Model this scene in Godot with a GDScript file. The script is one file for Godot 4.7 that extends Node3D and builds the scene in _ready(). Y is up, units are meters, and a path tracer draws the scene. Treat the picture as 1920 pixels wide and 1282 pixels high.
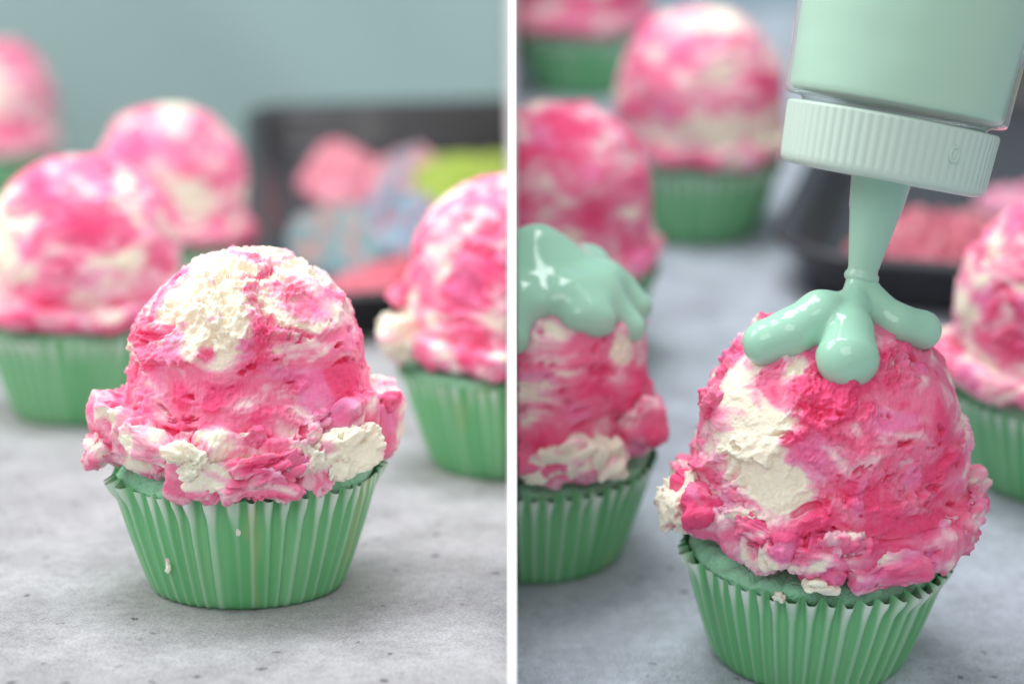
extends Node3D
# Two little cupcake sets side by side on two concrete boards, parted by a thin white divider board.
# The left board is level. The right board is propped up 9 degrees at the back. Units are metres.

const RIM := 0.031        # height of the paper case
const PLEATS := 47
var eye := Vector3(0, 0.172, 0)
var left_set := Transform3D.IDENTITY
var right_set: Transform3D
var half_board := 0.00107

var warp: FastNoiseLite
var low: FastNoiseLite
var mid: FastNoiseLite
var ridge: FastNoiseLite
var fine: FastNoiseLite
var cells: FastNoiseLite
var tint: FastNoiseLite

var M := {}
var used := {}

# ---------------------------------------------------------------- naming
func tag(o: Node3D, label: String, category: String, group := "", kind := "") -> Node3D:
	o.set_meta("label", label)
	if category: o.set_meta("category", category)
	if group: o.set_meta("group", group)
	if kind: o.set_meta("kind", kind)
	return o

func thing(called: String, label: String, category: String, group: String, where: Transform3D) -> Node3D:
	var o := Node3D.new()
	var n: int = used.get(called, 0)
	used[called] = n + 1
	o.name = called if n == 0 else "%s_%03d" % [called, n]
	add_child(o)
	o.transform = where
	tag(o, label, category, group)
	return o

func put(called: String, mesh: Mesh, mat: Material, parent: Node) -> MeshInstance3D:
	var o := MeshInstance3D.new()
	o.mesh = mesh
	o.material_override = mat
	var key := str(parent.get_instance_id()) + called
	var n: int = used.get(key, 0)
	used[key] = n + 1
	o.name = called if n == 0 else "%s_%03d" % [called, n]
	parent.add_child(o, true)
	return o

# ---------------------------------------------------------------- mesh helpers
# side: 0 whole; -1 the thing stands left of the divider and is cut flat against it; +1 right of it
func build(v: PackedVector3Array, idx: PackedInt32Array, col: PackedColorArray, flip := false, side := 0, where := Transform3D.IDENTITY, uv := PackedVector2Array()) -> ArrayMesh:
	var nrm := PackedVector3Array()
	nrm.resize(v.size())
	var t := 0
	while t < idx.size():
		var a := idx[t]
		var b := idx[t + 1]
		var c := idx[t + 2]
		if flip:
			idx[t + 1] = c
			idx[t + 2] = b
			b = idx[t + 1]
			c = idx[t + 2]
		var n := (v[c] - v[a]).cross(v[b] - v[a])
		nrm[a] += n
		nrm[b] += n
		nrm[c] += n
		t += 3
	for i in nrm.size():
		nrm[i] = nrm[i].normalized()
	if side != 0:
		var back := where.affine_inverse()
		var lim := half_board + 0.0003
		for i in v.size():
			var w := where * v[i]
			if w.x * side < lim:
				w.x = lim * side
				v[i] = back * w
				nrm[i] = back.basis * Vector3(-side, 0, 0)
	var a := []
	a.resize(Mesh.ARRAY_MAX)
	a[Mesh.ARRAY_VERTEX] = v
	a[Mesh.ARRAY_NORMAL] = nrm
	if col.size() == v.size(): a[Mesh.ARRAY_COLOR] = col
	if uv.size() == v.size(): a[Mesh.ARRAY_TEX_UV] = uv
	a[Mesh.ARRAY_INDEX] = idx
	var m := ArrayMesh.new()
	m.add_surface_from_arrays(Mesh.PRIMITIVE_TRIANGLES, a)
	return m

func grid_index(nu: int, nv: int, wrap: bool) -> PackedInt32Array:
	# rows of nu vertices, nv rows
	var idx := PackedInt32Array()
	var cols := nu if wrap else nu - 1
	for j in nv - 1:
		for i in cols:
			var a := j * nu + i
			var b := j * nu + (i + 1) % nu
			idx.append_array([a, b, a + nu, b, b + nu, a + nu])
	return idx

func lathe(profile: Array, nu := 64, ribs := 0, rib_depth := 0.0, rib_rows := [0, 0], side := 0, where := Transform3D.IDENTITY) -> ArrayMesh:
	var v := PackedVector3Array()
	for j in profile.size():
		var p: Vector2 = profile[j]
		for i in nu:
			var a := TAU * i / nu
			var r := p.x
			if ribs > 0 and j >= rib_rows[0] and j <= rib_rows[1]:
				r += rib_depth * (smoothstep(0.2, 0.7, cos(a * ribs) * 0.5 + 0.5) - 0.5)
			v.append(Vector3(r * sin(a), p.y, r * cos(a)))
	return build(v, grid_index(nu, profile.size(), true), PackedColorArray(), false, side, where)

func smooth_profile(pts: Array, n: int) -> Array:
	# Catmull-Rom through the points, n samples evenly along the length
	var dense := []
	for i in pts.size() - 1:
		var p0: Vector2 = pts[max(i - 1, 0)]
		var p1: Vector2 = pts[i]
		var p2: Vector2 = pts[i + 1]
		var p3: Vector2 = pts[min(i + 2, pts.size() - 1)]
		for k in 24:
			dense.append(p1.cubic_interpolate(p2, p0, p3, k / 24.0))
	dense.append(pts[-1])
	var along := [0.0]
	for i in range(1, dense.size()):
		along.append(along[-1] + dense[i].distance_to(dense[i - 1]))
	var out := []
	var k := 0
	for i in n:
		var s: float = along[-1] * i / (n - 1.0)
		while k < dense.size() - 2 and along[k + 1] < s: k += 1
		var f: float = clampf((s - along[k]) / max(along[k + 1] - along[k], 1e-9), 0, 1)
		out.append(dense[k].lerp(dense[k + 1], f))
	return out

# rounded blob made of tapered capsules joined smoothly; caps: [a, b, ra, rb] in millimetres; returns metres
func blob(caps: Array, k: float, cell: float, side := 0, where := Transform3D.IDENTITY, hollow := Vector4.ZERO) -> ArrayMesh:
	var lo := Vector3(1e9, 1e9, 1e9)
	var hi := -lo
	for c in caps:
		var r: float = max(c[2], c[3]) + k * 0.5 + cell * 2
		lo = lo.min(c[0] - Vector3.ONE * r).min(c[1] - Vector3.ONE * r)
		hi = hi.max(c[0] + Vector3.ONE * r).max(c[1] + Vector3.ONE * r)
	var n := Vector3i(((hi - lo) / cell).ceil()) + Vector3i.ONE
	var f := PackedFloat32Array()
	f.resize(n.x * n.y * n.z)
	f.fill(1e3)
	var reach := k * 2.0 + cell * 3
	for c in caps:
		var A: Vector3 = c[0]
		var B: Vector3 = c[1]
		var ab := B - A
		var l2 := maxf(ab.length_squared(), 1e-9)
		var r: float = max(c[2], c[3]) + reach
		var i0 := Vector3i(((A.min(B) - Vector3.ONE * r - lo) / cell).floor()).clamp(Vector3i.ZERO, n - Vector3i.ONE)
		var i1 := Vector3i(((A.max(B) + Vector3.ONE * r - lo) / cell).ceil()).clamp(Vector3i.ZERO, n - Vector3i.ONE)
		for z in range(i0.z, i1.z + 1):
			for y in range(i0.y, i1.y + 1):
				for x in range(i0.x, i1.x + 1):
					var p := lo + Vector3(x, y, z) * cell
					var t := clampf((p - A).dot(ab) / l2, 0, 1)
					var d: float = p.distance_to(A + ab * t) - lerpf(c[2], c[3], t)
					var at := (z * n.y + y) * n.x + x
					var o := f[at]
					var h := maxf(k - absf(o - d), 0.0) / k
					f[at] = minf(o, d) - h * h * k * 0.25
	if hollow.w > 0:
		for z in n.z:
			for y in n.y:
				for x in n.x:
					var p := lo + Vector3(x, y, z) * cell
					var at := (z * n.y + y) * n.x + x
					f[at] = maxf(f[at], hollow.w - p.distance_to(Vector3(hollow.x, hollow.y, hollow.z)))
	return nets(f, n, lo, cell, side, where)

func nets(f: PackedFloat32Array, n: Vector3i, lo: Vector3, cell: float, side: int, where: Transform3D) -> ArrayMesh:
	var sx := 1
	var sy := n.x
	var sz := n.x * n.y
	var off := [0, sx, sy, sx + sy, sz, sx + sz, sy + sz, sx + sy + sz]
	var id := PackedInt32Array()
	id.resize(f.size())
	id.fill(-1)
	var v := PackedVector3Array()
	var idx := PackedInt32Array()
	for z in n.z - 1:
		for y in n.y - 1:
			for x in n.x - 1:
				var at := z * sz + y * sy + x
				var inside := 0
				for q in 8:
					if f[at + off[q]] < 0: inside += 1
				if inside == 0 or inside == 8: continue
				var sum := Vector3.ZERO
				var cnt := 0
				for e in [[0, 1], [2, 3], [4, 5], [6, 7], [0, 2], [1, 3], [4, 6], [5, 7], [0, 4], [1, 5], [2, 6], [3, 7]]:
					var a: float = f[at + off[e[0]]]
					var b: float = f[at + off[e[1]]]
					if (a < 0) != (b < 0):
						var t := a / (a - b)
						var pa := Vector3(e[0] & 1, (e[0] >> 1) & 1, (e[0] >> 2) & 1)
						var pb := Vector3(e[1] & 1, (e[1] >> 1) & 1, (e[1] >> 2) & 1)
						sum += pa.lerp(pb, t)
						cnt += 1
				id[at] = v.size()
				v.append((lo + (Vector3(x, y, z) + sum / cnt) * cell) * 0.001)
	for z in range(1, n.z - 1):
		for y in range(1, n.y - 1):
			for x in range(1, n.x - 1):
				var at := z * sz + y * sy + x
				var s := f[at] < 0
				for ax in 3:
					var step: int = [sx, sy, sz][ax]
					if (f[at + step] < 0) == s: continue
					var u: int = [sy, sz, sx][ax]
					var w: int = [sz, sx, sy][ax]
					var q := [id[at], id[at - u], id[at - u - w], id[at - w]]
					if q.min() < 0: continue
					if s: idx.append_array([q[0], q[2], q[1], q[0], q[3], q[2]])
					else: idx.append_array([q[0], q[1], q[2], q[0], q[2], q[3]])
	return build(v, idx, PackedColorArray(), false, side, where)

# ---------------------------------------------------------------- noises
func noise(seed_: int, freq: float, fractal := FastNoiseLite.FRACTAL_NONE, octaves := 3, kind := FastNoiseLite.TYPE_SIMPLEX_SMOOTH) -> FastNoiseLite:
	var n := FastNoiseLite.new()
	n.seed = seed_
	n.noise_type = kind
	n.frequency = freq
	n.fractal_type = fractal
	n.fractal_octaves = octaves
	return n

func noise_texture(seed_: int, freq: float, size: int, octaves: int) -> NoiseTexture2D:
	var t := NoiseTexture2D.new()
	t.width = size
	t.height = size
	t.seamless = true
	t.noise = noise(seed_, freq, FastNoiseLite.FRACTAL_FBM, octaves)
	return t

func mat(called: String, c: Color, rough: float) -> StandardMaterial3D:
	var m := StandardMaterial3D.new()
	m.resource_name = called
	m.albedo_color = c.linear_to_srgb()
	m.roughness = rough
	return m

# ---------------------------------------------------------------- frosting
const CREAM := Color(0.92, 0.84, 0.68)
const BLUSH := Color(0.91, 0.49, 0.58)
const PINK := Color(0.89, 0.205, 0.355)
const HOT := Color(0.87, 0.092, 0.235)
const MAGENTA := Color(0.89, 0.30, 0.58)

var out_c: Color
# P: a point of the bare shape in millimetres, N its outward normal, S the seed's offset, rough 0..1, bias -..+ (cream..pink)
func frost(P: Vector3, N: Vector3, S: Vector3, rough: float, bias: float, drag: float, detail: float) -> Vector3:
	var q := P + S
	var wx := warp.get_noise_3dv(q)
	var wy := warp.get_noise_3dv(q + Vector3(71, 13, 5))
	var wz := warp.get_noise_3dv(q + Vector3(-31, 57, 91))
	var w := q + Vector3(wx, wy, wz) * 4.0
	var l := low.get_noise_3dv(q)
	var f := fine.get_noise_3dv(q)
	# marbling: stretched sideways, folded
	var m := mid.get_noise_3d(w.x * 0.50, w.y * 1.10, w.z * 0.50)
	var m2 := mid.get_noise_3d(w.x * 1.1 + 80.0, w.y * 3.4, w.z * 1.1)
	var led := mid.get_noise_3d(w.x * 1.3 + 40.0, w.y * 1.3, w.z * 1.3)
	var step1 := smoothstep(0.0, 0.045, led + f * 0.13)
	var step2 := smoothstep(0.22, 0.26, led + f * 0.15)
	var d := l * 1.2 + (step1 + step2 * 0.9 - 0.8) * lerpf(0.15, 0.95, rough)
	var c := m * 1.35 + m2 * 0.75 + bias + (step1 - 0.5) * lerpf(0.05, 0.30, rough) + f * lerpf(0.10, 0.42, rough)
	if detail > 0.0:
		var rg := ridge.get_noise_3dv(q)
		var c1 := cells.get_noise_3dv(q)
		var c2 := cells.get_noise_3dv(q * 1.9 + Vector3(9, 4, 7))
		var r2 := rough * rough
		# crumbs, torn grain, a few deep tears
		var patchy := 0.35 + 0.9 * smoothstep(-0.3, 0.4, mid.get_noise_3dv(q * 1.9 + Vector3(5, 60, 9)))
		d += (f * (0.12 + 0.75 * r2) + ((-0.4 - c1) * 0.60 * r2 + (-0.4 - c2) * 0.42 * rough) * patchy) * detail
		d += mid.get_noise_3dv(q * 2.4) * 0.9 * r2 * detail
		d += rg * 0.30 * rough * detail
		var tear := smoothstep(0.27, 0.40, mid.get_noise_3d(w.x * 0.85 + 19.0, w.y * 1.9 + 77.0, w.z * 0.85) + f * 0.16 + (rough - 0.6) * 0.16)
		d -= tear * 1.7 * detail
		c += tear * 0.45
		# drag marks where the scoop slid: fine lines running down
		if drag > 0.0:
			var a := atan2(P.x, P.z)
			var st := fine.get_noise_3d(a * 70.0 + wx * 2.0, P.y * 0.10, S.x)
			d += st * 0.26 * drag * (1.0 - rough * 0.7)
			c += st * 0.22 * drag
	# colour
	var soft := lerpf(0.34, 0.16, rough)
	var k1 := smoothstep(-0.18 - soft, -0.18 + soft, c)
	var k2 := smoothstep(0.26 - soft, 0.26 + soft, c)
	var k3 := smoothstep(0.60, 1.25, c)
	var col := CREAM.lerp(BLUSH, k1).lerp(PINK, k2).lerp(HOT, k3)
	var t := tint.get_noise_3dv(w)
	col = col.lerp(MAGENTA, smoothstep(0.36, 0.62, t) * k1 * 0.40)
	var g := 1.0 + f * 0.08
	out_c = Color(minf(col.r * g, 0.93), minf(col.g * g, 0.9), minf(col.b * g, 0.85))
	return P + N * d

func seed_offset(s: int) -> Vector3:
	return Vector3(s * 137.3, s * 57.7 + 11.0, s * 91.1)

# cfg: R, cy (mm over the foot), ox, oz, rs (skirt radius), ys (skirt height), seed, blobs, nu, nv, base bias, wob
func frosting(o: Node3D, cfg: Dictionary, side: int) -> MeshInstance3D:
	var R: float = cfg.R
	var cy: float = cfg.cy
	var rs: float = cfg.rs
	var ys: float = cfg.ys
	var sq: float = cfg.get("squash", 1.0)
	var S := seed_offset(cfg.seed)
	var nu: int = cfg.nu
	var nv: int = cfg.nv
	var blobs: Array = cfg.get("blobs", [])
	var base: float = cfg.get("bias", 0.15)
	var wob: float = cfg.get("wob", 1.0)
	var detail: float = cfg.get("detail", 1.0)
	var pts := []
	for k in 7:
		var a := deg_to_rad(15.0 * k)
		pts.append(Vector2(R * sin(a), cy + R * sq * cos(a)))
	var low_y: float = cy - R * 0.42
	pts.append(Vector2(R * cfg.get("bell", 1.0), low_y))
	pts.append(Vector2(lerpf(R, rs, cfg.get("slope", 0.45)), lerpf(low_y, ys + 4.0, 0.75)))
	pts.append(Vector2(rs * 0.975, ys + 3.2))
	pts.append(Vector2(rs, ys))
	pts.append(Vector2(rs * 0.965, ys - 3.0))
	pts.append(Vector2(rs * 0.86, ys - 4.6))
	pts.append(Vector2(rs * 0.55, ys - 4.0))
	var prof := smooth_profile(pts, nv)
	var v := PackedVector3Array()
	var col := PackedColorArray()
	v.resize(nu * nv)
	col.resize(nu * nv)
	var swell: Array = cfg.get("swell", [])
	var folds: Array = cfg.get("folds", [])
	var push: float = cfg.get("push", 0.0)   # more columns towards +z
	for j in nv:
		var p: Vector2 = prof[j]
		var pa: Vector2 = prof[max(j - 1, 0)]
		var pb: Vector2 = prof[min(j + 1, nv - 1)]
		var tang := (pb - pa).normalized()
		var sk := 1.0 - smoothstep(ys + 1.5, ys + 9.0, p.y)
		sk = 1.0 if j > nv * 0.9 else sk
		for i in nu:
			var u := TAU * i / nu
			var a := u - push * sin(u)
			var ca := cos(a)
			var sa := sin(a)
			var wv := low.get_noise_3d(sa * 34.0 + S.x, 7.0, ca * 34.0 + S.z)
			var wu := warp.get_noise_3d(sa * 30.0 + S.x, 90.0, ca * 30.0 + S.z)
			var wf := mid.get_noise_3d(sa * 42.0 + S.x, 40.0, ca * 42.0 + S.z)
			var r := p.x * (1.0 + sk * wob * (wv * 0.10 + wf * 0.10))
			var y := p.y + sk * wob * (wu * 3.2 + wf * 2.2)
			for e in swell:   # where the foot spreads: [degrees, width, out, up]
				var da: float = wrapf(rad_to_deg(a) - e[0], -180.0, 180.0) / e[1]
				var ge := exp(-da * da)
				r += sk * ge * e[2]
				y += sk * ge * e[3] * smoothstep(ys - 4.0, ys + 3.0, p.y)
			var P := Vector3(r * sa, y, r * ca)
			var N := Vector3(-tang.y * sa, tang.x, -tang.y * ca)
			var lift := 0.0
			for e in folds:   # scooped folds: [slope in x, height, lip in mm (below the line if > 0), width]
				var tt: float = P.y - e[0] * P.x - e[1] + warp.get_noise_3dv(P + S) * 4.0 + fine.get_noise_3dv(P * 0.7 + S) * 2.2
				var side_of: float = smoothstep(0.35, -0.35, tt) if e[2] > 0 else smoothstep(-0.35, 0.35, tt)
				lift += absf(e[2]) * side_of * exp(-tt * tt / (e[3] * e[3])) * (0.55 + 0.9 * smoothstep(-0.2, 0.3, low.get_noise_3dv(P + S + Vector3(0, 50, 0))))
			P += N * lift
			var rough := 0.14 + 0.62 * smoothstep(-0.05, 0.35, low.get_noise_3dv(P * 1.1 + S + Vector3(300, 0, 0))) + 0.12 * sk
			var bias := base
			for b in blobs:
				var dx: float = P.x - b[0]
				var dy: float = P.y - b[1]
				var dz: float = P.z - b[2]
				var g: float = (dx * dx + dy * dy + dz * dz) / (b[3] * b[3])
				if g < 4.0:
					var e := exp(-g)
					bias += b[4] * e
					rough += b[5] * e
			rough = clampf(rough, 0.05, 1.0)
			var drag := smoothstep(cy + R * 0.35, cy - R * 0.1, P.y) * (1.0 - sk)
			P = frost(P, N, S, rough, bias, drag, detail)
			P.x += cfg.get("ox", 0.0)
			P.z += cfg.get("oz", 0.0)
			v[j * nu + i] = P * 0.001
			col[j * nu + i] = out_c
	return put("frosting", build(v, grid_index(nu, nv, true), col, false, side, o.transform), M.frosting, o)

# a torn lump of frosting: blocky rounded ellipsoid, millimetres in the cupcake's own axes
func chunk(frosting_: Node3D, o: Node3D, at: Vector3, size: Vector3, turn: Vector3, seed_: int, bias: float, rough := 0.85, nu := 84, nv := 52, side := 0, block := 0.75, called := "frosting_chunk") -> void:
	var S := seed_offset(seed_)
	var B := Basis.from_euler(turn * PI / 180.0)
	var v := PackedVector3Array()
	var col := PackedColorArray()
	for j in nv:
		var la := PI * (j / (nv - 1.0)) - PI / 2
		for i in nu:
			var lo := TAU * i / nu
			var d := Vector3(cos(la) * sin(lo), -sin(la), cos(la) * cos(lo))
			var p := Vector3(signf(d.x) * pow(absf(d.x), block), signf(d.y) * pow(absf(d.y), block), signf(d.z) * pow(absf(d.z), block))
			p *= 1.0 + 0.34 * low.get_noise_3dv(d * 15.0 + S) + 0.16 * mid.get_noise_3dv(d * 12.0 + S)
			p = B * (p * size)
			var P := frost(p + at, (B * d).normalized(), S, rough, bias, 0.0, minf(1.0, size.y * 0.35))
			v.append(P * 0.001)
			col.append(out_c)
	put(called, build(v, grid_index(nu, nv, true), col, false, side, o.transform), M.frosting, frosting_)

# ---------------------------------------------------------------- cake and paper case
func cake(o: Node3D, seed_: int, side: int, nu: int, rise: float) -> void:
	var S := seed_offset(seed_)
	var prof := smooth_profile([Vector2(0, 33.5 + rise), Vector2(12, 33.2 + rise), Vector2(22, 32.6 + rise), Vector2(28.6, 31.7 + rise * 0.6), Vector2(31.4, 30.3), Vector2(32.0, 28.9), Vector2(30.2, 26.5), Vector2(28.4, 22.0), Vector2(21, 2.4), Vector2(0, 1.6)], 56)
	var v := PackedVector3Array()
	var col := PackedColorArray()
	for j in prof.size():
		var p: Vector2 = prof[j]
		for i in nu:
			var a := TAU * i / nu
			var P := Vector3(p.x * sin(a), p.y, p.x * cos(a))
			var top := smoothstep(26.0, 29.0, p.y)
			var q := P + S
			var d := low.get_noise_3dv(q) * 0.9 + fine.get_noise_3dv(q) * 0.55 + (-0.4 - cells.get_noise_3dv(q * 0.8)) * 0.8 - smoothstep(0.25, 0.5, mid.get_noise_3dv(q * 2.4)) * 1.3
			var edge := smoothstep(27.0, 32.0, p.x) * top
			d += edge * (mid.get_noise_3dv(q * 1.7) * 1.6)
			P += Vector3(sin(a) * 0.5, 0.85, cos(a) * 0.5) * d * top
			v.append(P * 0.001)
			var t := tint.get_noise_3dv(q) * 0.16 + fine.get_noise_3dv(q) * 0.10
			var c := Color(0.31, 0.75, 0.47).lerp(Color(0.44, 0.81, 0.57), clampf(0.3 + t * 2.0, 0, 1))
			# a few browned crumbs at the baked edge
			c = c.lerp(Color(0.33, 0.36, 0.12), smoothstep(0.30, 0.5, mid.get_noise_3dv(q * 1.2)) * edge * 0.45)
			col.append(c)
	put("cake", build(v, grid_index(nu, prof.size(), true), col, false, side, o.transform), M.cake, o)

func liner(o: Node3D, seed_: int, side: int, per: int, nv: int, pale := 1.0) -> void:
	var S := seed_offset(seed_)
	var nu := PLEATS * per
	var v := PackedVector3Array()
	var col := PackedColorArray()
	for j in nv + 3:
		var k: float = 1.0 - float(j) / nv         # 1 at the rim, 0 at the foot
		for i in nu:
			var a := TAU * i / nu
			var wob := low.get_noise_3d(sin(a) * 40.0 + S.x, k * 4.0, cos(a) * 40.0 + S.z)
			var wid := fine.get_noise_3d(sin(a) * 9.0 + S.x, k * 0.6 + 5.0, cos(a) * 9.0 + S.z)
			var ph := a * PLEATS + wob * 1.9
			var s := cos(ph + wid * 1.3)
			var kk := maxf(k, 0.0)
			# wide flat folds at the rim, narrow ridges lower down
			var sh := clampf(s + lerpf(-0.30, 0.45, smoothstep(0.70, 1.0, kk)), -1.0, 1.0)
			sh = signf(sh) * pow(absf(sh), 0.8)
			var amp := lerpf(0.34, 0.75, kk) + 0.65 * smoothstep(0.80, 1.0, kk)
			amp *= 0.82 + wob * 1.1
			var r := 24.3 + (33.9 - 24.3) * pow(kk, 0.92) + 0.35 * sin(kk * PI) 
			r += sh * amp + smoothstep(0.8, 1.0, kk) * (0.1 + wob * 0.9)
			var y := RIM * 1000.0 * kk
			y -= smoothstep(0.75, 1.0, kk) * (sh * 0.5 + 0.5) * (1.25 + wid * 1.2 + wob)
			y += smoothstep(0.8, 1.0, kk) * (wob * 1.4 + wid * 0.5)
			if kk < 0.05 and k >= 0.0: r -= 0.5 * (1.0 - kk / 0.05)
			if k < 0.0:
				r = 23.6 * [0.97, 0.55, 0.0][j - nv - 1] if j > nv else r
				y = 0.35
			y += 0.12
			v.append(Vector3(r * sin(a), y, r * cos(a)) * 0.001)
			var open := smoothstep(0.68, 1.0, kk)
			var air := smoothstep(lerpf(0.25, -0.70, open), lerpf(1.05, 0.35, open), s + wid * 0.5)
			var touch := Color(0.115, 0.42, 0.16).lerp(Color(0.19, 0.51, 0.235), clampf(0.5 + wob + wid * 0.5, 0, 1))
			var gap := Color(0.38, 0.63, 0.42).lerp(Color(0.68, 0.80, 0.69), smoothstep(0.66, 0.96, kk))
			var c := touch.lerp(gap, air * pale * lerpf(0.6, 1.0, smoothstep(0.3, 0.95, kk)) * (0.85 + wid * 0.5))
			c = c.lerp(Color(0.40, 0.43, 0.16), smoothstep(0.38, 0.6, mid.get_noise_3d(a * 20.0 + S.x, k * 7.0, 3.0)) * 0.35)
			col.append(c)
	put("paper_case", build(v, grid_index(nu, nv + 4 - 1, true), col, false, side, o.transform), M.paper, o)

func cupcake(label: String, at: Transform3D, cfg: Dictionary, side := 0) -> Node3D:
	var o := thing("cupcake", label, "cupcake", "cupcakes topped with marbled pink and cream frosting", at)
	var big: bool = cfg.nu > 300
	liner(o, cfg.seed, side, 12 if big else 8, 30 if big else 14, cfg.get("pale", 1.0))
	cake(o, cfg.seed + 3, side, 240 if big else 90, cfg.get("rise", 0.0))
	var f := frosting(o, cfg, side)
	for c in cfg.get("chunks", []):
		chunk(f, o, c[0], c[1], c[2], c[3], c[4], c[5] if c.size() > 5 else 0.85, 84 if big else 40, 52 if big else 26, side)
	return o

# ---------------------------------------------------------------- setting
func slab(called: String, x0: float, x1: float, z0: float, z1: float, y0: float, y1: float, m: Material, where: Transform3D, label: String) -> void:
	var o := MeshInstance3D.new()
	var b := BoxMesh.new()
	b.size = Vector3(x1 - x0, y1 - y0, z1 - z0)
	o.mesh = b
	o.material_override = m
	o.name = called
	add_child(o)
	o.transform = where * Transform3D(Basis.IDENTITY, Vector3((x0 + x1) / 2, (y0 + y1) / 2, (z0 + z1) / 2))
	tag(o, label, "", "", "structure")

func concrete() -> ImageTexture:
	var size := 1024
	var big := noise(5, 0.010, FastNoiseLite.FRACTAL_FBM, 5).get_seamless_image(size, size).get_data()
	var small := noise(6, 0.06, FastNoiseLite.FRACTAL_FBM, 4).get_seamless_image(size, size).get_data()
	var grain := noise(7, 0.35, FastNoiseLite.FRACTAL_FBM, 2).get_seamless_image(size, size).get_data()
	var spots := noise(8, 0.022, FastNoiseLite.FRACTAL_RIDGED, 3).get_seamless_image(size, size).get_data()
	var pn := noise(9, 0.026, FastNoiseLite.FRACTAL_NONE, 1, FastNoiseLite.TYPE_CELLULAR)
	pn.cellular_return_type = FastNoiseLite.RETURN_DISTANCE
	var pits := pn.get_seamless_image(size, size).get_data()
	var bytes := PackedByteArray()
	bytes.resize(size * size * 3)
	for i in size * size:
		var b := big[i] / 255.0
		var s := small[i] / 255.0
		var g := grain[i] / 255.0
		var p := spots[i] / 255.0
		var v := 0.755 + (b - 0.5) * 0.14 + (s - 0.5) * 0.13 + (g - 0.5) * 0.30
		v -= smoothstep(0.72, 0.86, s) * smoothstep(0.45, 0.7, g) * 0.20 * smoothstep(0.3, 0.6, 1.0 - b)
		v -= smoothstep(0.86, 0.94, p) * smoothstep(0.55, 0.7, s) * 0.16
		v -= smoothstep(0.80, 0.86, g) * smoothstep(0.5, 0.62, s) * 0.25
		v -= smoothstep(0.13, 0.04, pits[i] / 255.0 + (g - 0.5) * 0.16) * smoothstep(0.50, 0.68, s) * smoothstep(0.66, 0.40, b) * 0.40
		v = clampf(v, 0.05, 0.95)
		bytes[i * 3] = int(255 * v * 0.985)
		bytes[i * 3 + 1] = int(255 * v * 0.99)
		bytes[i * 3 + 2] = int(255 * minf(v * 1.015, 1.0))
	var im := Image.create_from_data(size, size, false, Image.FORMAT_RGB8, bytes)
	return ImageTexture.create_from_image(im)

func cloth(called: String, x0: float, x1: float, z: float, y0: float, y1: float, seed_: int, m: Material, where: Transform3D, label: String) -> void:
	# a painted-canvas backdrop with soft slack folds, doubled so that it has thickness
	var nu := 90
	var nv := 60
	var n := noise(seed_, 2.2, FastNoiseLite.FRACTAL_FBM, 2)
	var v := PackedVector3Array()
	for j in nv:
		for i in nu:
			var x := lerpf(x0, x1, i / (nu - 1.0))
			var y := lerpf(y0, y1, j / (nv - 1.0))
			v.append(Vector3(x, y, z + 0.018 * n.get_noise_2d(x * 1.6 + y * 1.1, y * 0.5 - x * 0.4)))
	var idx := grid_index(nu, nv, false)
	var o := MeshInstance3D.new()
	o.mesh = build(v, idx, PackedColorArray(), true)
	o.material_override = m
	o.name = called
	add_child(o)
	o.transform = where
	tag(o, label, "", "", "structure")

# ---------------------------------------------------------------- pan and what is in it
# rounded rectangle pan, origin at the middle of its underside
func pan(label: String, where: Transform3D, w: float, d: float, h: float, rc: float, side: int) -> Node3D:
	var o := thing("baking_pan", label, "baking pan", "black pans of leftover frosting", where)
	# [outset, height]: up the outside, over the rolled rim, down the inside, across the floor
	var prof := [Vector2(-0.014, 0.0006), Vector2(-0.010, 0.0), Vector2(-0.007, 0.001), Vector2(-0.001, h - 0.004), Vector2(0.004, h - 0.003), Vector2(0.0062, h - 0.0012), Vector2(0.0055, h + 0.0008), Vector2(0.003, h + 0.0012), Vector2(-0.001, h + 0.0002), Vector2(-0.003, h - 0.003), Vector2(-0.009, 0.0055), Vector2(-0.012, 0.0028), Vector2(-0.018, 0.0020)]
	var v := PackedVector3Array()
	var seg := 12
	var nu := seg * 4
	for p in prof:
		for q in 4:
			for s in seg:
				var a := PI / 2 * (q + s / (seg - 1.0))
				var cx: float = (w / 2 - rc) * [1, -1, -1, 1][q]
				var cz: float = (d / 2 - rc) * [1, 1, -1, -1][q]
				var r: float = rc + p.x
				v.append(Vector3(cx + r * cos(a), p.y, cz + r * sin(a)))
	var idx := grid_index(nu, prof.size(), true)
	var c0 := v.size()
	v.append(Vector3(0, 0.0020, 0))
	v.append(Vector3(0, 0.0006, 0))
	var last := (prof.size() - 1) * nu
	for i in nu:
		idx.append_array([last + i, last + (i + 1) % nu, c0])
		idx.append_array([(i + 1) % nu, i, c0 + 1])
	put("pan_body", build(v, idx, PackedColorArray(), true, side, where), M.pan, o)
	return o

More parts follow.
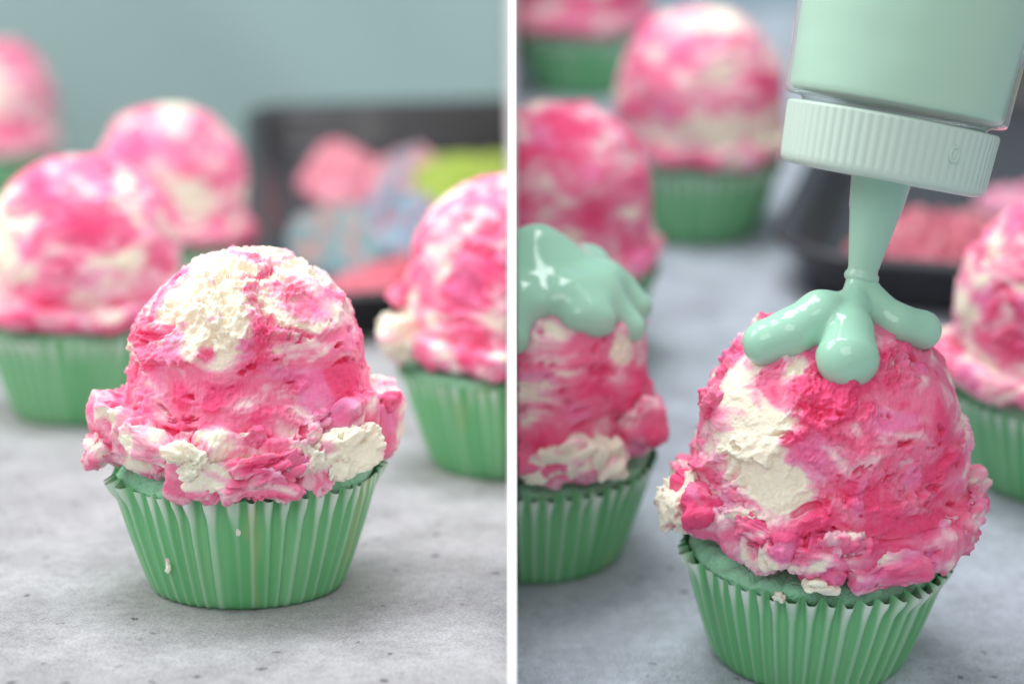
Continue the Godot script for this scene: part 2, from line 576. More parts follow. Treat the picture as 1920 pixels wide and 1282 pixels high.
func heap(called: String, label: String, where: Transform3D, at: Vector3, size: Vector3, seed_: int, cols: Array, side: int, group := "heaps of leftover frosting in the pans") -> void:
	# a crumbly heap of frosting lying on the pan's floor
	var S := seed_offset(seed_)
	var v := PackedVector3Array()
	var col := PackedColorArray()
	var nr := 44
	var nu := 110
	for j in nr:
		var t := j / (nr - 1.0)
		for i in nu:
			var a := TAU * i / nu
			var e := 1.0 + 0.22 * low.get_noise_3d(sin(a) * 18.0 + S.x, 0, cos(a) * 18.0 + S.z) + 0.10 * mid.get_noise_3d(sin(a) * 30.0 + S.x, 9, cos(a) * 30.0)
			var P := Vector3(sin(a) * t * e * size.x, 0, cos(a) * t * e * size.z)
			var q := P * 1000.0 + S
			var hh := sqrt(maxf(0.0, 1.0 - pow(t, 3.0)))
			var bump := 0.58 + 0.22 * low.get_noise_3dv(q * 0.7) + 0.42 * mid.get_noise_3dv(q * 1.1) + 0.30 * (-0.5 - cells.get_noise_3dv(q * 0.35))
			P.y = maxf(size.y * hh * (bump - 0.18) * 0.9, 0.0) + 0.0003
			P += at
			v.append(P)
			var c: Color = cols[0]
			var m := mid.get_noise_3dv(q * 1.5 + Vector3(50, 0, 0)) * 2.4 + low.get_noise_3dv(q) * 0.5
			if cols.size() > 1: c = c.lerp(cols[1], smoothstep(-0.05, 0.3, m))
			if cols.size() > 2: c = c.lerp(cols[2], smoothstep(0.1, 0.4, -m))
			col.append(c)
	var o := MeshInstance3D.new()
	o.mesh = build(v, grid_index(nu, nr, true), col, false, side, where)
	o.material_override = M.frosting
	var n: int = used.get(called, 0)
	used[called] = n + 1
	o.name = called if n == 0 else "%s_%03d" % [called, n]
	add_child(o)
	o.transform = where
	tag(o, label, "frosting", group)

# ---------------------------------------------------------------- bottle
func bottle() -> void:
	var tip := right_set * Vector3(0.0857, 0.0999, -0.5451)
	var pitch := deg_to_rad(10.75)
	var up := Vector3(0, cos(pitch), -sin(pitch))
	var towards := Vector3(0, sin(pitch), cos(pitch))
	var lean := deg_to_rad(5.5)
	var axis := (Vector3.RIGHT * sin(deg_to_rad(10.6)) + (up * cos(lean) + towards * sin(lean)) * cos(deg_to_rad(10.6))).normalized()
	var zz := (towards - axis * towards.dot(axis)).normalized()
	var xx := axis.cross(zz)
	var o := thing("squeeze_bottle", "upside-down squeeze bottle of mint green icing with ribbed white cap, tip touching the frosting", "squeeze bottle", "", Transform3D(Basis(xx, axis, zz), tip))
	var mm := func(a: Array) -> Array: return a.map(func(p): return Vector2(p[0], p[1]) * 0.001)
	# nozzle: open tip with a bead, a tapered cone, a step ring near the cap
	var nz: Array = mm.call([[2.3, 3.0], [2.4, 0.3], [2.9, -0.1], [3.6, 0.0], [4.15, 0.5], [4.35, 1.2], [4.2, 2.0], [3.75, 2.6], [3.72, 3.4], [5.0, 10.5], [6.15, 17.2], [6.45, 18.0], [6.55, 18.3], [6.5, 18.7], [6.6, 19.2], [7.35, 25.4], [8.2, 26.2]])
	put("nozzle", lathe(nz, 72), M.nozzle, o)
	var cp: Array = mm.call([[6.0, 25.6], [22.0, 25.4], [23.6, 25.6], [24.7, 26.1], [25.2, 27.0], [25.35, 28.2], [25.7, 34.0], [26.1, 40.0], [26.05, 40.5], [25.7, 40.9], [24.0, 41.0], [23.9, 40.0]])
	var cap := put("cap", lathe(cp, 560, 70, 0.00017, [5, 7]), M.cap, o)
	# little oval moulding mark on the cap
	var t := TorusMesh.new()
	t.inner_radius = 0.0009
	t.outer_radius = 0.0015
	t.rings = 24
	t.ring_segments = 8
	var mark := put("moulded_mark", t, M.cap, cap)
	var a := deg_to_rad(29.0)
	mark.transform = Transform3D(Basis(Vector3(0, 1, 0), a), Vector3(sin(a), 0, cos(a)) * 0.0259 + Vector3(0, 0.0345, 0)) * Transform3D(Basis(Vector3.RIGHT, PI / 2).scaled(Vector3(1, 1.5, 1)), Vector3.ZERO)
	var bd: Array = mm.call([[22.5, 40.4], [22.8, 41.6], [23.4, 42.3], [26.2, 42.6], [27.1, 43.0], [27.45, 43.8], [27.55, 45.0], [27.7, 50.0], [28.4, 62.0], [29.2, 76.0], [29.8, 95.0], [29.8, 150.0], [29.2, 156.0], [27.0, 160.0], [22.0, 161.5], [0.0, 161.0]])
	put("bottle_body", lathe(bd, 128), M.clear, o)
	var fill: Array = mm.call([[0.0, 43.6], [22.0, 43.6], [25.4, 43.8], [26.1, 44.4], [26.35, 45.6], [26.5, 50.0], [27.2, 62.0], [28.0, 76.0], [28.6, 95.0], [28.6, 138.0], [0.0, 138.0]])
	put("mint_filling", lathe(fill, 96), M.bottle, o)

# ----------------------------------------------------------------
func _ready() -> void:
	var t0 := Time.get_ticks_msec()
	right_set = Transform3D(Basis(Vector3.RIGHT, deg_to_rad(9.0)), eye) * Transform3D(Basis.IDENTITY, Vector3(0, -0.28, 0))
	# camera
	var cam := Camera3D.new()
	cam.name = "camera"
	var lens := CameraAttributesPhysical.new()
	lens.frustum_focal_length = 82.0
	lens.frustum_focus_distance = 0.562
	lens.exposure_aperture = 82.0 / 13.0
	lens.frustum_near = 0.05
	lens.frustum_far = 20.0
	cam.attributes = lens
	add_child(cam)
	cam.transform = Transform3D(Basis(Vector3.RIGHT, deg_to_rad(-10.75)), eye)
	cam.fov = 16.65
	cam.near = 0.05
	cam.far = 20.0
	# soft room light and two big windows' worth of light
	var env := Environment.new()
	env.background_mode = Environment.BG_COLOR
	env.background_color = Color(0.47, 0.48, 0.50).linear_to_srgb()
	env.tonemap_mode = Environment.TONE_MAPPER_LINEAR
	env.tonemap_exposure = 1.0
	env.sdfgi_enabled = true
	env.ssao_enabled = true
	env.ssil_enabled = true
	var we := WorldEnvironment.new()
	we.name = "world"
	we.environment = env
	add_child(we)
	var lights := [
		# position, target, size, energy, colour
		[Vector3(-0.85, 0.75, -0.75), Vector3(-0.05, 0.03, -0.62), Vector2(0.7, 0.6), 0.82, Color(1.0, 0.985, 0.96)],
		[Vector3(-0.12, 0.95, -0.72), Vector3(0.08, 0.03, -0.6), Vector2(0.6, 0.5), 0.90, Color(0.98, 0.99, 1.0)],
		[Vector3(-0.25, 0.75, 0.45), Vector3(0.0, 0.05, -0.6), Vector2(0.8, 0.6), 0.46, Color(1.0, 0.99, 0.98)],
	]
	for l in lights:
		var a := AreaLight3D.new()
		a.name = "window_light"
		a.area_size = l[2]
		a.light_energy = l[3]
		a.light_color = l[4]
		a.shadow_enabled = true
		add_child(a, true)
		a.look_at_from_position(l[0], l[1], Vector3.UP)

	warp = noise(11, 0.055)
	low = noise(12, 0.045)
	mid = noise(13, 0.075, FastNoiseLite.FRACTAL_FBM, 4)
	ridge = noise(14, 0.17, FastNoiseLite.FRACTAL_RIDGED, 3)
	fine = noise(15, 0.42, FastNoiseLite.FRACTAL_FBM, 3)
	cells = noise(16, 0.50, FastNoiseLite.FRACTAL_NONE, 1, FastNoiseLite.TYPE_CELLULAR)
	cells.cellular_return_type = FastNoiseLite.RETURN_DISTANCE
	tint = noise(17, 0.06)

	# materials
	M.frosting = mat("frosting", Color.WHITE, 0.62)
	M.frosting.vertex_color_use_as_albedo = true
	M.frosting.metallic_specular = 0.28
	M.frosting.heightmap_enabled = true
	M.frosting.heightmap_texture = noise_texture(21, 0.045, 256, 4)
	M.frosting.heightmap_scale = 0.022
	M.frosting.uv1_triplanar = true
	M.frosting.uv1_scale = Vector3.ONE * 70.0
	M.frosting.subsurf_scatter_enabled = true
	M.frosting.subsurf_scatter_strength = 0.22
	M.cake = mat("cake", Color.WHITE, 0.85)
	M.cake.vertex_color_use_as_albedo = true
	M.cake.heightmap_enabled = true
	M.cake.heightmap_texture = M.frosting.heightmap_texture
	M.cake.heightmap_scale = 0.05
	M.cake.uv1_triplanar = true
	M.cake.uv1_scale = Vector3.ONE * 60.0
	M.paper = mat("waxed_paper", Color.WHITE, 0.5)
	M.paper.vertex_color_use_as_albedo = true
	M.icing = mat("mint_icing", Color(0.36, 0.66, 0.50), 0.10)
	M.icing.subsurf_scatter_enabled = true
	M.icing.subsurf_scatter_strength = 0.1
	M.nozzle = mat("mint_nozzle", Color(0.36, 0.60, 0.48), 0.30)
	M.bottle = mat("mint_bottle", Color(0.38, 0.645, 0.49), 0.30)
	M.bottle.heightmap_enabled = true
	M.bottle.heightmap_texture = noise_texture(23, 0.012, 256, 2)
	M.bottle.heightmap_scale = 0.05
	M.bottle.uv1_triplanar = true
	M.bottle.uv1_scale = Vector3.ONE * 14.0
	M.clear = mat("clear_plastic", Color(0.85, 0.95, 0.90), 0.14)
	M.clear.transparency = BaseMaterial3D.TRANSPARENCY_ALPHA
	M.clear.albedo_color.a = 0.16
	M.cap = mat("milky_cap", Color(0.58, 0.73, 0.65), 0.30)
	M.cap.backlight_enabled = true
	M.cap.backlight = Color(0.5, 0.5, 0.5)
	M.pan = mat("dark_pan", Color(0.035, 0.035, 0.04), 0.42)
	M.board = mat("white_board", Color(0.93, 0.93, 0.93), 0.6)
	M.concrete = mat("concrete", Color.WHITE, 0.62)
	M.concrete.albedo_texture = concrete()
	M.concrete.uv1_triplanar = true
	M.concrete.uv1_scale = Vector3.ONE * 3.3
	M.concrete.uv1_offset = Vector3(0.21, 0, 0.13)
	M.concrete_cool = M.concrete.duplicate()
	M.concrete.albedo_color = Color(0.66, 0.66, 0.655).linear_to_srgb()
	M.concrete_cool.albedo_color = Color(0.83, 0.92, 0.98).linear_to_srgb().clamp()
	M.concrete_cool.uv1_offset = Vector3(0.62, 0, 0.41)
	M.teal = mat("teal_canvas", Color(0.27, 0.385, 0.375), 0.8)
	M.blue_grey = mat("blue_grey_canvas", Color(0.33, 0.45, 0.50), 0.8)

	# setting
	slab("tabletop_left", -1.3, -half_board, -1.5, -0.3, -0.02, 0.0, M.concrete, left_set, "level grey concrete-look board under the left group of cupcakes")
	slab("tabletop_right", half_board, 1.3, -1.5, -0.3, -0.02, 0.0, M.concrete_cool, right_set, "cool grey concrete-look board under the right group of cupcakes")
	cloth("backdrop_left", -1.3, -half_board, -1.42, -0.02, 0.7, 31, M.teal, left_set, "blurred teal grey canvas backdrop behind the left group")
	cloth("backdrop_right", half_board, 1.3, -1.36, -0.02, 0.6, 32, M.blue_grey, right_set, "blurred pale blue grey backdrop behind the right group")
	divider()
	print("setting ", Time.get_ticks_msec() - t0)
	left_group()
	print("left ", Time.get_ticks_msec() - t0)
	right_group()
	print("right ", Time.get_ticks_msec() - t0)

func divider() -> void:
	# side outline in (depth, height), stood on edge between the two boards
	var outline := PackedVector2Array([Vector2(0.497, -0.1), Vector2(0.497, 0.0), Vector2(0.605, 0.165), Vector2(1.5, 0.165), Vector2(1.5, -0.1)])
	var st := SurfaceTool.new()
	st.begin(Mesh.PRIMITIVE_TRIANGLES)
	var tri := Geometry2D.triangulate_polygon(outline)
	for s in [-1.0, 1.0]:
		st.set_normal(Vector3(s, 0, 0))
		for k in range(0, tri.size(), 3):
			var p: Array = [outline[tri[k]], outline[tri[k + 1]], outline[tri[k + 2]]]
			var ord: Array = [0, 1, 2]
			var c: float = (p[1] - p[0]).cross(p[2] - p[0])
			if (c > 0) == (s > 0): ord = [0, 2, 1]
			for q in ord: st.add_vertex(Vector3(s * half_board, p[q].y, -p[q].x))
	for k in outline.size():
		var a := outline[k]
		var b := outline[(k + 1) % outline.size()]
		var n2 := Vector2(-(b.y - a.y), b.x - a.x).normalized()
		st.set_normal(Vector3(0, n2.y, -n2.x))
		var q := [Vector3(-half_board, a.y, -a.x), Vector3(half_board, a.y, -a.x), Vector3(half_board, b.y, -b.x), Vector3(-half_board, b.y, -b.x)]
		for e in [0, 2, 1, 0, 3, 2]: st.add_vertex(q[e])
	var o := MeshInstance3D.new()
	o.mesh = st.commit()
	o.material_override = M.board
	o.name = "divider_board"
	add_child(o)
	tag(o, "thin white upright board parting the left cupcakes from the right ones", "divider")

func spot(set_: Transform3D, x: float, z: float, turn := 0.0, tilt := 0.0) -> Transform3D:
	return set_ * Transform3D(Basis.from_euler(Vector3(0, deg_to_rad(turn), deg_to_rad(tilt))), Vector3(x, 0, z))

func left_group() -> void:
	cupcake("sharp front cupcake in the left half, cream-crowned frosting with torn chunks round its foot", spot(left_set, -0.0676, -0.5759), {
		"R": 29.6, "cy": 57.0, "ox": 1.4, "bell": 1.11, "slope": 0.68, "rs": 36.5, "ys": 41.0, "swell": [[-70, 45, 1.4, 8.5], [78, 42, 1.2, 8.5], [180, 70, 1, 4]], "folds": [[0.12, 66.5, -1.1, 5], [-0.1, 54, 0.9, 4]], "seed": 1, "nu": 460, "nv": 250, "push": 0.5, "bias": 0.10, "rise": 2.5, "wob": 1.1,
		"blobs": [[-1,84,14,9,-0.75,0.6], [12,85,3,8,-0.50,0.6], [-10,77,21,9,-0.8,0.5], [-1,73,26,9,-0.6,0.6], [6,77,22,7,-0.43,0.6], [20,80,0,6,-0.43,0.6], [14,71,24,7,-0.7,0.5], [-6,66,29,7,-0.75,0.1], [25,74,4,5,-0.50,0.6], [-20,70,21,6,-0.5,0.3], [-18,80,9,5,0.6,0], [6,68,28,4.5,1.9,0.9], [-7,65,29,2.6,1.6,0.8], [-4,55,31,8,0.4,-0.8], [12,58,29,8,0.2,-0.6], [26,59,17,9,0.7,-0.5], [30,62,-3,6,0.8,-0.3], [-23,57,21,9,0.4,0], [21,50,22,9,0.5,-0.5], [-11,51,28,7,0.6,-0.3], [4,51,30,8,0.4,-0.8], [17,76,17,4.5,0.9,0], [9,82,16,4,0.6,0.4], [-8,82,17,3.5,0.7,0.2], [-14,72,24,3.5,0.8,0.2], [-5,74,26,2.5,0.8,0.2], [2,79,22,2.5,0.9,0.2], [22,77,9,3,0.9,0], [-16,84,8,4,0.8,0], [13,75,21,3,0.7,0.1], [4,88,10,4,0.6,0.2], [14,58,27,4,0.9,1.2], [-5,53,30,2.5,1.2,1], [-14,54,27,3,1,1], [-30,48,14,9,0.45,-0.2], [32,48,8,9,0.5,-0.2]],
		"chunks": [
			# the curled piece in front with a hollow behind it, the cream block on the right, torn pieces on the left
			[Vector3(3, 36.6, 37.0), Vector3(13, 4.8, 2.6), Vector3(-14, 4, -4), 101, 0.30],
			[Vector3(10, 40.5, 37.6), Vector3(8.0, 3.2, 2.2), Vector3(-14, 18, 12), 103, 0.75, 0.5],
			[Vector3(-9.0, 40.5, 36.8), Vector3(5.4, 3.2, 3.0), Vector3(0, 0, -42), 102, -1.0, 0.7],
			[Vector3(3, 44.5, 31.5), Vector3(5.5, 3.2, 3), Vector3(0, 0, 20), 111, 0.1, 0.9],
			[Vector3(27.5, 41.5, 25), Vector3(9.5, 6.0, 5.2), Vector3(-6, 35, 16), 104, -0.95, 0.7],
			[Vector3(20, 38.5, 30.5), Vector3(4.8, 5.2, 3.6), Vector3(10, 20, 40), 105, -0.6, 0.9],
			[Vector3(-19.5, 42.5, 29), Vector3(9.0, 4.2, 4.2), Vector3(0, -32, -18), 106, -0.05, 0.4],
			[Vector3(-17, 11.6, 23.6), Vector3(0.5, 1.7, 0.4), Vector3(0, -36, 8), 113, -0.8, 0.3],
			[Vector3(1.5, 22, 31.4), Vector3(0.35, 0.9, 0.3), Vector3(0, 0, 0), 114, -0.4, 0.3],
			[Vector3(-10.5, 37.5, 34.5), Vector3(3.8, 6.4, 2.2), Vector3(6, -15, -26), 107, 0.65, 0.3],
			[Vector3(-33.5, 38.8, 15), Vector3(3.6, 3.6, 5), Vector3(0, 0, 20), 109, -0.5],
			[Vector3(36.5, 48.5, 5), Vector3(2.6, 3.2, 4), Vector3(0, 0, -35), 112, 0.7, 0.5],
		]})
	cupcake("second cupcake behind and left of the sharp left one, streaked pink and cream dome", spot(left_set, -0.1447, -0.7791), {
		"R": 33.0, "cy": 55.0, "rs": 36.5, "ys": 38.5, "seed": 2, "nu": 200, "nv": 110, "bias": 0.26, "wob": 0.5, "detail": 0.7,
		"blobs": [[-8,78,18,10,0.9,0], [8,66,27,9,0.8,0.3], [-22,60,20,7,-1.2,0], [-26,72,12,6,-0.8,0], [16,54,26,9,-0.8,0], [0,58,30,5,-0.7,0], [-5,40,36,9,0.5,0], [25,42,28,9,0.4,0]]})
	cupcake("blurred cupcake just left of the left black pan, dome with a cream band", spot(left_set, -0.1406, -0.9546), {
		"R": 31.0, "cy": 58.0, "rs": 34.5, "ys": 38.0, "seed": 3, "nu": 160, "nv": 90, "bias": 0.24, "wob": 0.6, "detail": 0.5,
		"blobs": [[-10,72,22,11,1.0,0], [14,52,27,9,-1.2,0], [2,88,6,8,-0.8,0], [0,42,36,9,0.9,0], [25,70,12,7,0.5,0]]})
	cupcake("farthest blurred cupcake cut by the left edge of the picture", spot(left_set, -0.289, -1.30), {
		"R": 34.0, "cy": 62.0, "rs": 37.0, "ys": 38.0, "seed": 4, "nu": 120, "nv": 70, "bias": 0.2, "wob": 0.5, "detail": 0.4,
		"blobs": [[20,82,14,9,0.8,0], [5,66,30,9,-0.7,0], [18,48,28,9,0.7,0]]})
	cupcake("cupcake right of the sharp left one, its right half cut off at the white divider", spot(left_set, 0.0, -0.7054), {
		"R": 31.5, "cy": 58.5, "bell": 1.08, "rs": 38.0, "ys": 39.5, "seed": 5, "nu": 220, "nv": 120, "bias": 0.35, "wob": 0.8, "detail": 0.8, "pale": 0.75,
		"blobs": [[-34,44,12,7,-1.5,0], [-25,50,24,5,-0.8,0], [-18,56,25,6,0.5,0], [-6,42,36,7,-0.8,0], [-14,42,34,6,0.9,0], [-26,66,14,5,-0.5,0], [-6,74,26,9,0.5,0], [-12,60,28,6,0.9,0]],
		"chunks": [[Vector3(-33.5, 53, 6), Vector3(3.5, 2.6, 4), Vector3(0, 0, 30), 131, 0.6], [Vector3(-34, 43, 12), Vector3(6, 6, 8), Vector3(0, 0, 15), 132, -0.6]]}, -1)
	# the black pan, its back end raised
	var tilt := deg_to_rad(10.0)
	var P := Transform3D(Basis(Vector3.UP, deg_to_rad(6.0)), Vector3(-0.0985, 0.0, -0.895)) * Transform3D(Basis(Vector3.RIGHT, tilt), Vector3.ZERO)
	var where := P * Transform3D(Basis.IDENTITY, Vector3(0.17, 0, -0.14))
	pan("black baking pan behind the left cupcakes, holding pink, blue and green frosting", where, 0.34, 0.28, 0.021, 0.016, -1)
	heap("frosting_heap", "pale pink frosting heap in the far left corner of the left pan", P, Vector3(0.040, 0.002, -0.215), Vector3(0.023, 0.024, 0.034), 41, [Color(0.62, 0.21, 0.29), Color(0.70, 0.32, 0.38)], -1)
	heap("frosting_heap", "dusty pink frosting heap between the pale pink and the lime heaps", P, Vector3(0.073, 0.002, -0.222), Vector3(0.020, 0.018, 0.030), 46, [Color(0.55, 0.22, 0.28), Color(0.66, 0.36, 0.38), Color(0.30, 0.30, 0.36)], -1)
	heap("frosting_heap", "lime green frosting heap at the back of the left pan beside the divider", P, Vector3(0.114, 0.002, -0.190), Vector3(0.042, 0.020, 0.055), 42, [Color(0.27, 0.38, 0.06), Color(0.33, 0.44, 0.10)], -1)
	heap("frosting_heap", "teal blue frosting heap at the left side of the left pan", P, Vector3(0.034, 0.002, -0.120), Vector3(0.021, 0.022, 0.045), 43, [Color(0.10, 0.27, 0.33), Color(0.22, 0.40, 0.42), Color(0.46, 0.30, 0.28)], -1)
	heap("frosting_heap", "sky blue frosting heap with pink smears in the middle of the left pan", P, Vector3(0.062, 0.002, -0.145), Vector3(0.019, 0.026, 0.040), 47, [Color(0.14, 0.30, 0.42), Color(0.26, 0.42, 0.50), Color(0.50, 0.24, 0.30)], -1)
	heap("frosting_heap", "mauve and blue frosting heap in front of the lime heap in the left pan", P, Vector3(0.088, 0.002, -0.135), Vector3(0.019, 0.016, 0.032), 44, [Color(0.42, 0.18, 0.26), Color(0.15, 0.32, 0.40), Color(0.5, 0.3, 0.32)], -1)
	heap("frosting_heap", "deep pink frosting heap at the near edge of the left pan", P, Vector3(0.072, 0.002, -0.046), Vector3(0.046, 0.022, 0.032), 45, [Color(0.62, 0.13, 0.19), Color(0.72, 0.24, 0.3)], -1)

func right_group() -> void:
	var o := cupcake("sharp front cupcake in the right half, being topped with mint icing from the bottle", spot(right_set, 0.0764, -0.543, 0.0, -2.0), {
		"R": 33.0, "cy": 60.3, "ox": 1.2, "bell": 1.07, "rs": 37.5, "ys": 42.0, "seed": 6, "nu": 460, "nv": 250, "push": 0.5, "bias": 0.42, "rise": 1.5, "wob": 1.0, "swell": [[-75, 40, 2.0, 4], [80, 40, 2.5, 6], [20, 30, 0.8, 2]], "folds": [[0.28, 55, 1.5, 6], [0.75, 79.5, -1.2, 4], [-0.9, 71.5, 0.8, 3]],
		"blobs": [[-21,69.4,22,8,-1.5,-0.6], [-26,76.4,11,6,-0.9,-0.4], [-16,59.4,27,7,-1.6,-0.6], [-11,56.4,30,5,-1.2,-0.4], [-13,85.4,18,4,-1,0.6], [-20,82.4,14,4,-0.6,0], [-22,64.4,23,7,-1.3,-0.6], [-5,79.4,27,9,1,1.2], [-11,68.4,30,5,1.5,0.9], [4,83.4,24,7,0.8,0.8], [16,77.4,24,12,0.4,-0.2], [26,64.4,21,9,0.4,-0.6], [7,62.4,32,9,0.7,0.6], [-18,40.4,15,7,0.7,0.8], [-3,89.4,16,7,0.8,0.8], [-27,77.4,-1,4,0.8,0.5], [12,86.4,18,5,-0.35,0.3], [18,51.4,25,8,0.6,-0.4], [-6,57.4,32,6,0.8,0.8], [31,49.4,12,6,0.1,-0.3]],
		"chunks": [
			[Vector3(-36, 44, 8), Vector3(5.5, 7.0, 8), Vector3(0, 0, 14), 201, -1.1, 0.6],
			[Vector3(-29, 46, 16), Vector3(6, 5.5, 7), Vector3(0, -20, 10), 202, 0.7, 0.5],
			[Vector3(-17, 46, 28), Vector3(9, 4.2, 4.5), Vector3(0, -25, -16), 203, 0.75, 0.9],
			[Vector3(-6, 41.5, 33.5), Vector3(8.5, 4.2, 4.5), Vector3(10, -8, -16), 204, 0.55, 0.8],
			[Vector3(0, 45.5, 34), Vector3(5.5, 4.2, 4.2), Vector3(0, 0, 30), 205, 0.35, 1.0],
			[Vector3(12, 40.5, 33.5), Vector3(10, 6.5, 4.2), Vector3(16, 12, 12), 206, 0.45, 0.45],
			[Vector3(26, 44, 25), Vector3(9, 5.0, 5), Vector3(0, 40, 12), 207, 0.3, 0.6],
			[Vector3(-28.5, 70.4, 8), Vector3(3.4, 4.4, 4), Vector3(0, 0, 20), 210, 0.7, 0.7],
			[Vector3(-4, 36.2, 36.5), Vector3(4.2, 1.8, 2.0), Vector3(0, 0, -12), 211, -0.9, 0.6],
			[Vector3(-13, 30.8, 33.0), Vector3(1.6, 0.7, 0.8), Vector3(0, -20, 10), 213, -0.7, 0.6],
		]})
	# mint icing squeezed onto the dome: a thick arm to the left, a drop in front, an arm to the right, the thread from the tip
	var caps := [
		[Vector3(3.2, 94.9, 3.5), Vector3(-4.8, 94.7, 8.0), 4.6, 5.8],
		[Vector3(-4.8, 94.7, 8.0), Vector3(-11.8, 91.1, 11.0), 5.8, 5.8],
		[Vector3(-11.8, 91.1, 11.0), Vector3(-18.0, 88.1, 10.6), 5.6, 5.7],
		[Vector3(4.4, 98.8, 0.5), Vector3(1.9, 92.3, 12.5), 2.6, 5.0],
		[Vector3(1.9, 92.3, 12.5), Vector3(0.9, 87.9, 18.4), 5.6, 7.8],
		[Vector3(5.7, 101.3, -2.0), Vector3(5.3, 96.8, -0.6), 3.3, 3.1],
		[Vector3(5.3, 96.8, -0.5), Vector3(3.7, 94.8, 3.0), 3.4, 4.2],
		[Vector3(6.3, 100.1, -1.8), Vector3(9.2, 94.9, 0.4), 3.1, 4.2],
		[Vector3(9.2, 94.9, 0.4), Vector3(14.7, 91.2, 2.6), 4.2, 4.8],
		[Vector3(14.7, 91.2, 2.6), Vector3(21.4, 89.2, 0.6), 4.8, 5.0],
	]
	put("mint_icing", blob(caps, 2.0, 0.55), M.icing, o)

	var o2 := cupcake("mint-iced cupcake on the right board, cut off at the white divider, its icing dripping down", spot(right_set, 0.0065, -0.606), {
		"R": 31.5, "cy": 57.0, "rs": 36.0, "ys": 38.5, "seed": 7, "nu": 220, "nv": 120, "bias": 0.4, "wob": 0.8, "detail": 0.9,
		"blobs": [[2,74,27,7,-0.9,0], [14,58,28,8,1.2,0], [24,66,20,5,-1.4,0], [6,50,32,8,0.6,0], [26,54,19,7,0.8,0], [20,44,28,6,-0.7,0], [-5,60,30,6,-0.4,0]],
		"chunks": [[Vector3(8, 40, 33), Vector3(10, 6, 4.5), Vector3(0, 12, 8), 231, -0.9, 0.8], [Vector3(19, 38.5, 28), Vector3(6, 4.5, 4), Vector3(0, 30, -10), 232, -0.3, 0.8], [Vector3(28, 46, 18), Vector3(5, 7, 6), Vector3(0, 30, 0), 233, 0.7, 0.5]]}, 1)
	var cap2 := []
	var C := Vector3(0, 57, 0)
	var on := func(az: float, el: float, r: float) -> Vector3:
		var A := deg_to_rad(az)
		var E := deg_to_rad(el)
		return C + Vector3(sin(A) * cos(E), sin(E), cos(A) * cos(E)) * r
	for az in range(-180, 180, 20):
		cap2.append([on.call(az, 88, 31.0), on.call(az, 48 + 6 * sin(az * 0.11), 31.6), 3.3, 3.3])
	for d in [[-13, 30, 4.6], [26, 40, 4.0], [40, 35, 4.2], [64, 26, 4.0], [88, 30, 4.4], [-40, 20, 5.2], [-70, 18, 5.2], [130, 18, 5.2], [180, 20, 5.2], [-120, 18, 5.2]]:
		cap2.append([on.call(d[0], 52, 31.2), on.call(d[0], d[1], 32.0), 3.5, d[2]])
	put("mint_icing", blob(cap2, 6.0, 0.9, 1, o2.transform), M.icing, o2)

	cupcake("blurred cupcake behind the mint-iced one at the divider, hot pink crown and shaded right side", spot(right_set, 0.0165, -0.7694), {
		"R": 31.5, "cy": 58.0, "rs": 35.5, "ys": 38.0, "seed": 8, "nu": 160, "nv": 90, "bias": 0.3, "wob": 0.5, "detail": 0.5,
		"blobs": [[0,84,16,10,0.9,0], [-4,66,29,7,-0.5,0], [8,60,28,6,1.0,0], [4,52,31,5,-0.9,0], [20,44,28,8,0.2,0]]}, 1)
	cupcake("tall-domed blurred cupcake left of the bottle in the right half, cream band round its base", spot(right_set, 0.0755, -0.9178), {
		"R": 34.0, "cy": 57.5, "rs": 36.5, "ys": 38.5, "seed": 9, "nu": 160, "nv": 90, "bias": 0.12, "wob": 0.5, "detail": 0.4,
		"blobs": [[-12,72,24,9,1.1,0], [22,66,22,9,0.6,0], [6,88,8,8,-0.9,0], [2,48,34,9,-1.2,0], [-28,52,16,8,0.6,0], [0,38,36,7,1.1,0], [20,48,26,8,-0.8,0]]})
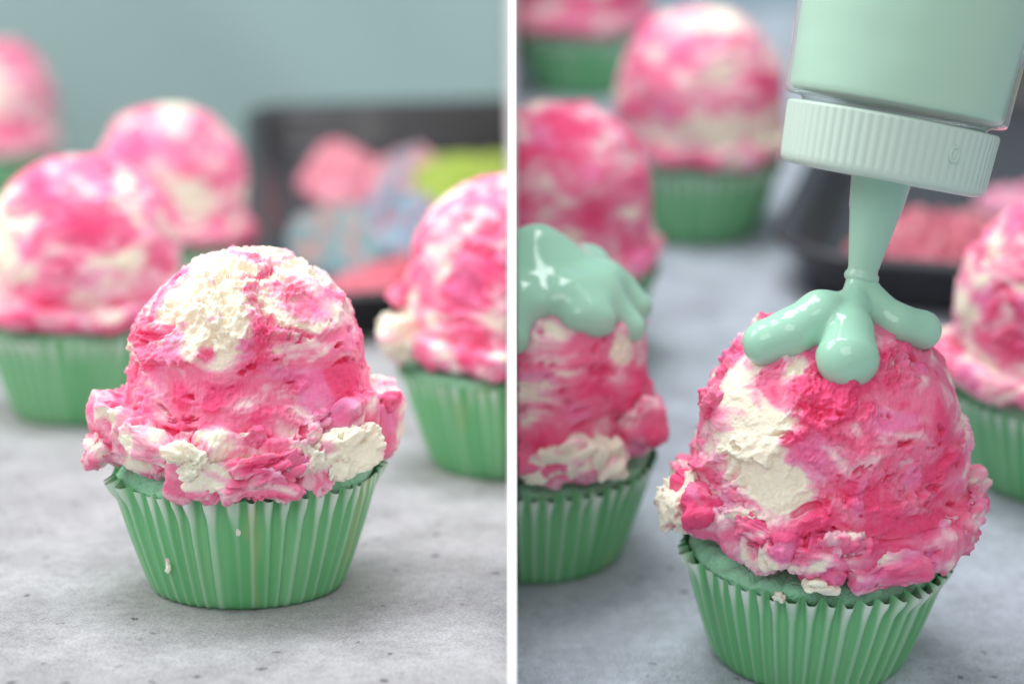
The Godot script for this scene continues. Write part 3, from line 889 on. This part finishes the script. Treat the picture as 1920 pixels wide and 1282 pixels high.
	cupcake("farthest cupcake of the right half, only its green case and lower frosting inside the picture", spot(right_set, 0.0371, -1.165), {
		"R": 32.0, "cy": 58.0, "rs": 36.0, "ys": 37.0, "seed": 10, "nu": 120, "nv": 70, "bias": 0.45, "wob": 0.4, "detail": 0.3})
	cupcake("cupcake cut by the right edge of the picture, below the squeeze bottle", spot(right_set, 0.1660, -0.6580), {
		"R": 33.0, "cy": 57.0, "rs": 40.0, "ys": 38.0, "seed": 11, "nu": 200, "nv": 110, "bias": 0.2, "wob": 0.6, "detail": 0.7,
		"blobs": [[-34,54,8,7,-0.9,0], [-22,48,26,7,0.8,0], [-12,42,34,7,-0.9,0], [-20,72,18,8,0.2,0], [-10,60,28,8,0.6,0]]})
	# pan with leftovers, far right
	var P := right_set * Transform3D(Basis(Vector3.UP, deg_to_rad(-14.0)), Vector3(0.0985, 0.0, -0.818))
	pan("black round-cornered baking pan behind the right cupcakes, filled with pink frosting", P * Transform3D(Basis.IDENTITY, Vector3(0.19, 0, -0.17)), 0.38, 0.34, 0.022, 0.03, 1)
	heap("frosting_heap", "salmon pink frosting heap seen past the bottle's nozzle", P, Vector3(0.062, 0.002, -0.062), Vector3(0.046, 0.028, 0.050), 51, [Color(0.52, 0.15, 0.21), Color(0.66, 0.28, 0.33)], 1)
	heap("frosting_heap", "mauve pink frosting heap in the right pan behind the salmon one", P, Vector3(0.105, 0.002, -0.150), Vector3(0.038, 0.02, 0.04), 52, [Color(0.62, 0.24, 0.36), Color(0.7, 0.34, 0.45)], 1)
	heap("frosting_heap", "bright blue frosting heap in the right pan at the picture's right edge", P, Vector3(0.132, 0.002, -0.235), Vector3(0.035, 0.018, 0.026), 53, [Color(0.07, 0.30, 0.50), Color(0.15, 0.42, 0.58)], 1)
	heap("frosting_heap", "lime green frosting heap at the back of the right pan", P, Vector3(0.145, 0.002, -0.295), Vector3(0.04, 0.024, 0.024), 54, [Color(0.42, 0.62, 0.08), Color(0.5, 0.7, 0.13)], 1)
	pan("dark pan whose end shows between the white divider and the farthest right-half cupcake", right_set * Transform3D(Basis.IDENTITY, Vector3(-0.098, 0.0, -1.265)), 0.24, 0.10, 0.03, 0.016, 1)
	bottle()
